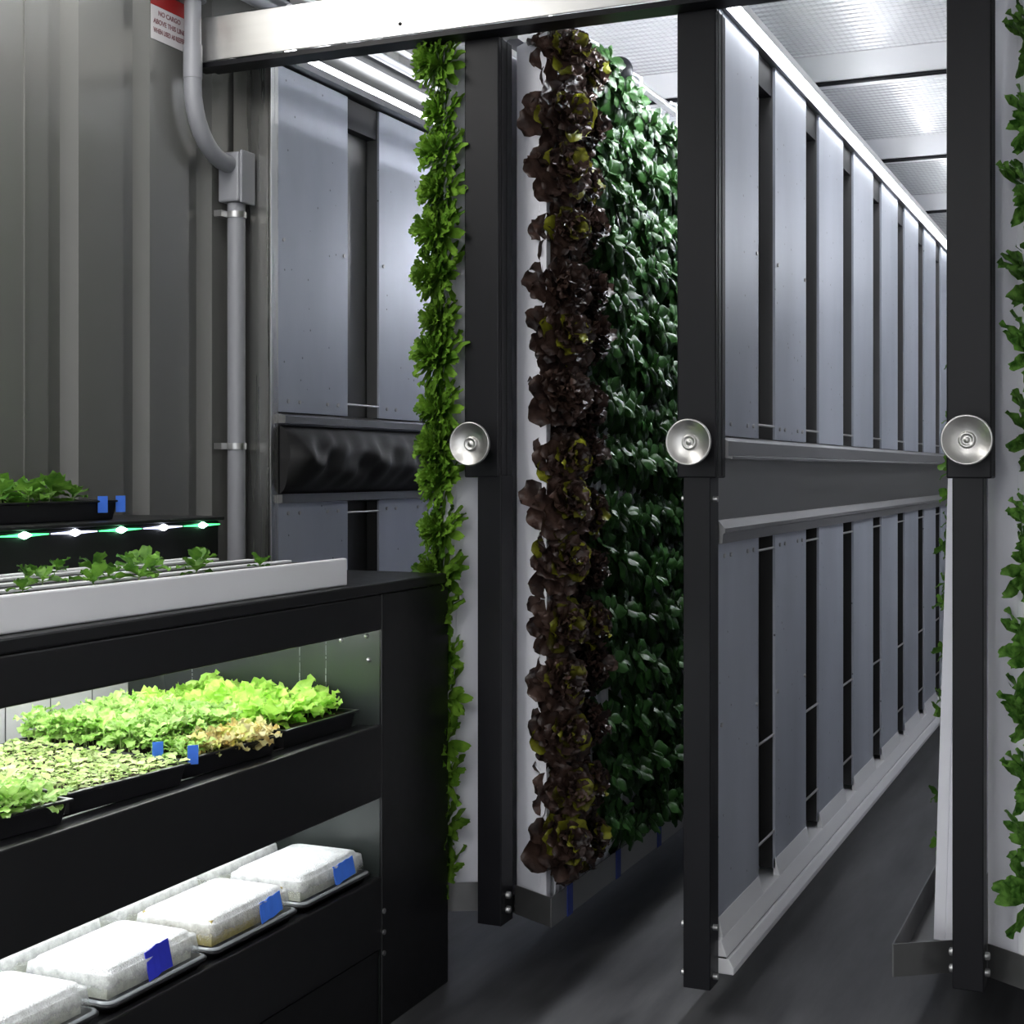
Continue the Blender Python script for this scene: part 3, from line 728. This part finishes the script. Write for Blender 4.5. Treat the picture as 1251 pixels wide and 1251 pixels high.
plant_out(P, 'low', span(.016,.354,18), span(-.108,.108,12), .004, .9, 1.35, .15, 'tiny pale green sprout in the low even tray on the upper shelf', 'sprout', 'tiny sprouts in the low even tray')
P = mk(110, 3, 4, .0155, .0060, .008, .5, .1, -.3, .001, 'sprout_leaf', 'sprout')
plant_out(P, 'leafy', span(.205,.354,8), span(-.106,.106,9), .004, 1.0, 1.6, .15, 'tiny pale sprout at the rear of the leafy tray by the shelf opening', 'sprout', 'tiny sprouts behind the leafy seedlings')
P = mk(120, 4, 6, .036, .0095, .012, 1.0, .25, -.6, .003, 'seed_leaf', 'seedling')
plant_out(P, 'leafy', span(.018,.185,8), span(-.104,.100,10), .006, .75, 1.15, .25, 'leafy green seedling in the front of the tray by the shelf opening', 'seedling', 'leafy seedlings by the shelf opening')
P = mk(130, 6, 8, .026, .0100, .036, 1.1, .1, -.8, .004, 'seed_leaf', 'seedling')
plant_out(P, 'tall', span(.085,.352,16), span(-.106,.106,12), .006, .82, 1.15, .2, 'tall green seedling in the dense tray behind the amber leaves', 'seedling', 'tall seedlings in the dense tray')
P = mk(145, 3, 6, .028, .0110, .018, 1.1, .1, -.8, .004, 'seed_leaf', 'seedling')
plant_out(P, 'tall', (.022,.042,.062), span(-.106,-.05,3), .006, .8, 1.05, .2, 'shorter green seedling at the near corner of the dense tall tray', 'seedling', 'short seedlings at the tall tray corner')
P = mk(140, 4, 6, .036, .0150, .010, 1.0, .1, -.5, .007, 'amber_leaf', 'seedling') + mk(146, 3, 6, .034, .0150, .010, 1.0, .1, -.5, .007, 'cream_leaf', 'seedling')
plant_out(P, 'tall', (.018,.040,.062), span(-.045,.106,7), .005, .8, 1.15, .3, 'pale amber or cream lettuce seedling along the front of the tall green tray', 'seedling', 'amber lettuce seedlings')
P = mk(150, 4, 8, .044, .0180, .018, 1.1, .15, -.7, .007, 'lime_leaf', 'seedling')
plant_out(P, 'lime', span(.055,.345,9), span(-.100,.100,7), .007, .8, 1.15, .25, 'lime green lettuce seedling in the tray at the dark end panel', 'seedling', 'lime lettuce seedlings')
def tagcard(x, y, z, w, h, label, grp, m='tape', rot=0):
    b = MB().box(-.0008,.0008,-w/2,w/2,-.004,h); o = b.build('plant_tag', M[m]); o.location = (x,y,z); o.rotation_euler = (0,0,rot); tag(o, label, 'plant tag', grp)
tagcard(XT1-.075, 1.877, zs, .017, .030, 'small blue tag standing at the corner of the tall green seedling tray', 'blue tags on the upper shelf', rot=-.7)
tagcard(XT1-.020, 1.893, zs, .017, .026, 'small blue tag at the front corner beside the amber leaves', 'blue tags on the upper shelf', rot=-.7)

# ------------------------------------------------------------------ domed trays on the lower shelf
LZ = .2875
def dome(label, x0, x1, y0, y1, z, hgt, seed, soilm=True):
    r = thing('propagation_dome', label, 'propagation dome', ((x0+x1)/2,(y0+y1)/2,z), 'fogged domes on the lower shelf'); A = At(r)
    b = MB()
    def rr(o, zz, rad, n=5):
        pts = []
        for cx, cy, a0 in ((x1-o-rad,y1-o-rad,0),(x0+o+rad,y1-o-rad,PI/2),(x0+o+rad,y0+o+rad,PI),(x1-o-rad,y0+o+rad,1.5*PI)):
            for k in range(n+1):
                a = a0+PI/2*k/n; pts.append((cx+rad*math.cos(a), cy+rad*math.sin(a), zz))
        return pts
    def loft(mbb, rings, cap=True, close_bottom=False):
        n = len(rings[0]); vs = [p for R in rings for p in R]
        fs = [(k*n+j, k*n+(j+1)%n, (k+1)*n+(j+1)%n, (k+1)*n+j) for k in range(len(rings)-1) for j in range(n)]
        if cap: fs.append(tuple(range((len(rings)-1)*n, len(rings)*n)))
        if close_bottom: fs.append(tuple(range(n-1,-1,-1)))
        mbb.add(vs, fs, True)
    t = MB(); loft(t, [rr(.012,z,.012), rr(.004,z+.012,.014), rr(0,z+.0125,.016), rr(0,z+.0165,.016)], True, True)
    A.build(t, 'base_tray', M['black_plastic'])
    t = MB(); loft(t, [rr(.002,z+.0172,.016), rr(.002,z+.0190,.016), rr(.007,z+.0205,.014)], False); A.build(t, 'dome_rim', M['dome_rim'])
    loft(b, [rr(.008,z+.0205,.014), rr(.012,z+.022+hgt*.5,.015), rr(.017,z+hgt*.86,.016), rr(.021,z+hgt*.96,.016), rr(.03,z+hgt,.016)])
    A.build(b, 'dome_cover', M['dome'])
    s = MB(); s.box(x0+.022,x1-.022,y0+.022,y1-.022,z+.017,z+.017+hgt*(.66 if soilm else .34)); A.build(s, 'seed_plugs', M['plugs'] if soilm else M['pale_plugs'])
M['plugs'] = mat('tan_seed_plugs', (.42,.35,.13,1), .9, 0, .5, (90,90,90), .6)
M['pale_plugs'] = mat('pale_seed_plugs', (.55,.55,.48,1), .9, 0, .3, (90,90,90), .6)
YD = [(2.168,2.412),(1.905,2.156),(1.652,1.894),(1.398,1.640)]
names = ['at the dark end panel','second from the end panel','third from the end panel, with deep blue tape','fourth from the end panel']
for i, (ya, yb) in enumerate(YD):
    dome('fogged clear dome in the front row, %s' % names[i], -1.518, -1.340, ya, yb, LZ, .062, i, i == 1)
    dome('fogged clear dome in the rear row, behind the dome %s' % ['at the end panel','of tan plugs','with deep blue tape','fourth from the end panel'][i], -1.705, -1.527, ya, yb, LZ, .062, i+9, False)
    if i < 3:
        # tape stuck on the sloping front of the cover
        yc = [2.318, 2.075, 1.775][i]; w = [.07,.062,.055][i]; h = .032 if i < 2 else .042
        b = MB()
        xa, za = -1.345, LZ+.024; xb, zb = -1.3535, LZ+.052
        dxz = Vector((xb-xa,0,zb-za)); nrm = Vector((dxz.z,0,-dxz.x)).normalized()*.0022
        p0 = Vector((xa,0,za)) + (dxz*.05); p1 = p0 + dxz.normalized()*h
        n = 6; vs = []
        jag = random.Random(i+2)
        for k in range(n+1):
            y = yc-w/2+w*k/n; j0 = jag.uniform(-.0015,.0015); j1 = jag.uniform(-.002,.002); sk = (k/n-.5)*.006
            for nn in (nrm*.15, nrm):
                vs.append((p0.x+nn.x, y, p0.z+nn.z+j0+sk)); vs.append((p1.x+nn.x, y+.004, p1.z+nn.z+j1+sk))
        fs = []
        for k in range(n):
            a = k*4; c = (k+1)*4
            fs += [(a+2,c+2,c+3,a+3),(a,a+1,c+1,c),(a+1,a+3,c+3,c+1),(a,c,c+2,a+2)]
        fs += [(0,2,3,1),(n*4,n*4+1,n*4+3,n*4+2)]
        b.add(vs, fs)
        o = b.build('tape_label', M['tape_dark'] if i == 2 else M['tape'])
        tag(o, ['bright blue tape on the dome at the dark end panel','bright blue tape on the dome full of tan plugs','deep blue torn tape on the big speckled dome'][i], 'tape', 'blue tape on domes')
for i, (x, y) in enumerate(((-1.60,2.30),(-1.59,2.03),(-1.59,1.78))):
    o = MB().box(x-.022,x+.022,y-.030,y+.030,LZ+.0624,LZ+.0634).build('tape_label', M['tape'])
    tag(o, 'blue tape lying flat on the rear dome %s' % ['by the end panel','behind the tan plug dome','behind the deep blue taped dome'][i], 'tape', 'blue tape on domes')

# ------------------------------------------------------------------ things on the worktop
ct = thing('channel_tray', 'long white planting tray with black slots lying on the black worktop', 'planting tray', (-1.5, 1.6, TZ)); A = At(ct)
cx0, cx1, cy0, cy1, cz = -1.655, -1.352, .70, 2.338, .897
b = MB().box(cx1-.012, cx1, cy0, cy1, TZ+.0005, cz+.002); A.build(b, 'front_wall', M['white_tray'], .003)
b = MB().box(cx0, cx0+.010, cy0, cy1-.03, TZ+.0005, cz); A.build(b, 'rear_wall', M['white_tray'], .003)
b = MB().box(cx0+.0105, cx1-.0125, cy0, cy1-.06, TZ+.001, cz-.0042); A.build(b, 'slot_bed', M['foam'])
for x in (-1.432, -1.512, -1.590):
    b = MB().box(x-.0075, x+.0075, cy0, cy1-.075, cz-.004, cz+.0005); A.build(b, 'slat', M['white_tray'], .001)
P = [seedling(160+s, 7, .042, .0145, .012, 1.15, .1, -.5, .004, 'young_leaf', 'lettuce_seedling') for s in range(5)]
slots = {0: (-1.386, (1.42,1.535,1.665,1.785,1.93,2.09)), 1: (-1.470, (1.50,1.66,1.80,1.915,2.04)), 2: (-1.550, (1.54,1.72,1.87,2.02,2.17)), 3: (-1.622, (1.86,2.05))}
snames = ['in the slot beside the white front wall','in the second slot of the white tray','in the third slot of the white tray','in the rearmost slot of the white tray']
for s, (x, ys) in slots.items():
    m = len(ys)
    for k, y in enumerate(ys):
        o = take(P, rd.randrange(5), 'slot'); stand(o, x+rd.uniform(-.008,.008), y, cz-.004, rd.uniform(.62,.92), rd, .35)
        tag(o, 'young green lettuce %s, %s from the far end' % (snames[s], ORD[m-1-k]), 'seedling', 'young lettuces in the white tray')

lb = thing('light_box', 'long black box with a row of glowing green and white lights on the worktop', 'light box', (-1.80, 1.6, TZ)); A = At(lb)
bx0, bx1, by1 = -1.922, -1.682, 2.405
b = MB().box(bx0, bx1, .7, by1, TZ+.0005, .962); A.build(b, 'box_body', M['cabinet'], .003)
b = MB().box(bx0, bx1+.006, .7, by1+.012, .9625, .970); A.build(b, 'box_lid', M['cabinet'], .002)
for k in range(9):
    y = 2.345 - .122*k
    gr = k % 2 == 0
    e = MB().tube([(bx1+.003, y-.058, .9545),(bx1+.003, y-.03, .9545),(bx1+.003, y, .9545),(bx1+.003, y+.03, .9545),(bx1+.003, y+.058, .9545)], [.0010,.0020,.0030,.0020,.0010], 8)
    led = A.build(e, 'led', M['green_led'] if gr else M['violet_led']); led['label'] = 'glowing green light' if gr else 'glowing violet white light'
    A.build(MB().tube([(bx1+.004,y-.016,.9545),(bx1+.004,y,.9545),(bx1+.004,y+.016,.9545)], [.0015,.0066,.0015], 10), 'led_core', M['green_core'] if gr else M['violet_core'], 0, led)
zt = tray('seedling_tray', 'black tray of young lettuce standing on the light box above the worktop', -1.915, -1.735, 1.33, 2.175, .9705, .036)
P = [seedling(170+s, 7, .050, .021, .020, 1.15, .2, -.8, .006, 'young_leaf', 'lettuce_seedling') for s in range(5)]
for a in range(11):
    for c in range(3):
        o = take(P, rd.randrange(5), 'top')
        stand(o, -1.755-.055*c+rd.uniform(-.006,.006), 1.42+.066*a+rd.uniform(-.01,.01), zt, rd.uniform(.8,1.15)*(.7 if a > 9 else 1), rd, .2)
        tag(o, 'young lettuce in the light box tray, %s row, %s from the blue tags' % (ORD[c], ORD[10-a]), 'seedling', 'young lettuces in the top tray')
for i, (x, y) in enumerate(((-1.733, 2.168),(-1.733, 2.118),(-1.733,1.725))):
    tagcard(x, y, .988, .018, .026, 'blue tag on the top lettuce tray, %s' % ['at its very corner','second from the corner','beyond the lettuces by the picture edge'][i], 'blue tags on the top tray', rot=-.55)

# ------------------------------------------------------------------ conduit, box, sign
cd = thing('conduit', 'grey plastic conduit bending down the corrugated wall to a junction box', 'conduit', (-1.91, 2.65, 1.2)); A = At(cd)
px = -1.915
ya, yb, zb, zt2 = 2.640, 2.806, 1.756, 1.90
pts = [(px,ya,1.925),(px,ya,zt2)]
for k in range(1,10):
    a = PI/2*k/9; pts.append((px, ya+.128*(1-math.cos(a)), zt2-(zt2-zb)*math.sin(a)))
A.build(MB().tube([(px,ya,2.24),(px,ya,1.98)], .0185, 20), 'upper_pipe', M['conduit'])
A.build(MB().tube([(px,ya,1.917),(px,ya,1.99)], .0208, 20), 'coupling', M['conduit'])
A.build(MB().tube([(px,ya,2.086),(px,ya,2.089),(px,ya,2.24)], [.029,.029,.026], 20), 'coupling', M['conduit'])
A.build(MB().tube(pts+[(px,yb-.02,zb)], .0195, 20), 'elbow', M['conduit'])
b = MB().box(px-.030, px+.026, 2.776, 2.832, 1.672, 1.785); bx = A.build(b, 'junction_box', M['conduit'], .005)
b = MB().box(px+.0262, px+.033, 2.779, 2.834, 1.668, 1.789); A.build(b, 'cover', M['conduit'], .003, bx)
A.build(MB().tube([(px,yb,1.671),(px,yb,.85)], .0205, 20), 'lower_pipe', M['conduit'])
for z in (1.645, 1.116):
    A.build(MB().tube([(px,yb,z-.007),(px,yb,z+.007)], .0232, 20).box(px-.032,px-.012,yb-.042,yb-.005,z-.007,z+.007), 'strap', M['clamp'])

cc = thing('overhead_conduit', 'grey conduit running along the ceiling corner above the crossbar', 'conduit', (-1.88, 3.2, 2.13)); A = At(cc)
A.build(MB().tube([(-1.87,2.35,2.145),(-1.87,5.5,2.145)], .024, 20), 'pipe', M['conduit'])
for y in (2.62, 3.6, 4.6): A.build(MB().tube([(-1.87,y,2.145),(-1.87,y+.02,2.145)], .0265, 20).box(-1.95,-1.87,y,y+.02,2.14,2.15), 'strap', M['clamp'])
b = MB().box(-1.952, -1.55, 2.50, 3.045, 2.215, 2.2495); o = b.build('ceiling_hatch', M['dark_steel']); tag(o, 'dark metal plate under the ceiling over the conduit corner', 'ceiling plate')

sg = thing('warning_decal', 'white decal with red header lettered about cargo, stuck on the corrugated wall', 'sign', (XW+.001, 2.62, 2.04)); A = At(sg)
b = MB().box(XW+.0005, XW+.0015, 2.5435, 2.675, 1.985, 2.058); A.build(b, 'decal', M['sign'])
b = MB().box(XW+.0005, XW+.0016, 2.5435, 2.675, 2.0581, 2.090); A.build(b, 'red_header', M['red'])
for i, t in enumerate(('NO CARGO', 'ABOVE THIS LINE', 'WHEN USED AS REEFER')):
    cu = bpy.data.curves.new('lettering', 'FONT'); cu.body = t; cu.size = .0145; cu.align_x = 'CENTER'; cu.extrude = .0002; cu.offset = .0004
    tmp = bpy.data.objects.new('tmp', cu)
    me = bpy.data.meshes.new_from_object(tmp); bpy.data.objects.remove(tmp)
    wd = max(v.co.x for v in me.vertices)-min(v.co.x for v in me.vertices)
    o = bpy.data.objects.new('lettering', me); COL.objects.link(o); me.materials.append(M['red_ink'])
    o.parent = sg; o.location = Vector((XW+.0018, 2.607, 2.040-.0195*i)) - Vector(sg.location)
    o.rotation_euler = (PI/2, 0, PI/2); sx = min(1, .112/wd); o.scale = (sx, 1, 1)

for o in [o for o in COL.objects if o.parent is None and o.type == 'MESH' and 'label' not in o and 'kind' not in o]:
    for ch in list(o.children): bpy.data.objects.remove(ch)
    bpy.data.objects.remove(o)

# unseen strip added on the opposite side wall to brighten the aisle
ws = thing('added_wall_light', 'unseen white fill strip added on the pale side wall beyond the curly lettuce', 'fill light', (.345, 5, 2.02)); A = At(ws)
A.build(MB().box(.335, .3595, 2.9, 7.3, 1.99, 2.05), 'strip_holder', M['bow'], .002)
A.build(MB().box(.322, .3345, 2.92, 7.28, 2.005, 2.035), 'light_strip', M['side_fill_led'], .002)

# ------------------------------------------------------------------ lamps of the work area (ceiling battens out of view)
def batten(label, x, y0, y1, e='lamp', w=.03):
    r = thing('ceiling_lamp', label, 'ceiling lamp', (x, (y0+y1)/2, CZ)); A = At(r)
    A.build(MB().box(x-w-.02, x+w+.02, y0-.03, y1+.03, CZ-.03, CZ-.001), 'lamp_housing', M['white_rail'], .004)
    A.build(MB().box(x-w, x+w, y0, y1, CZ-.045, CZ-.0305), 'lamp_tube', M[e])
batten('slim white ceiling lamp over the worktop beside the corrugated wall', -1.76, .2, 2.40, 'lamp', .12)
batten('unseen white ceiling lamp added over the walkway ahead of the posts', -.60, -1.2, .9, 'lamp2')  # unseen lamp added to lift the boards and post fronts

# ------------------------------------------------------------------ world, camera, colour
w = bpy.data.worlds.new('fill_daylight'); S.world = w; w.use_nodes = True  # daylight fill coming in by the assumed open end
w.node_tree.nodes['Background'].inputs[0].default_value = (.93,.96,1,1); w.node_tree.nodes['Background'].inputs[1].default_value = 2.2
cam = bpy.data.cameras.new('camera'); co = bpy.data.objects.new('camera', cam); COL.objects.link(co)
co.location = (0,0,1.06); co.rotation_euler = (PI/2, 0, math.radians(23.6))
cam.sensor_width = 36; cam.lens = 36*1780/1251; cam.shift_y = -50.5/1251; cam.clip_start = .02
S.camera = co
S.view_settings.view_transform = 'Standard'; S.view_settings.look = 'None'; S.view_settings.gamma = 1; S.view_settings.use_curve_mapping = False
S.view_settings.exposure = 0
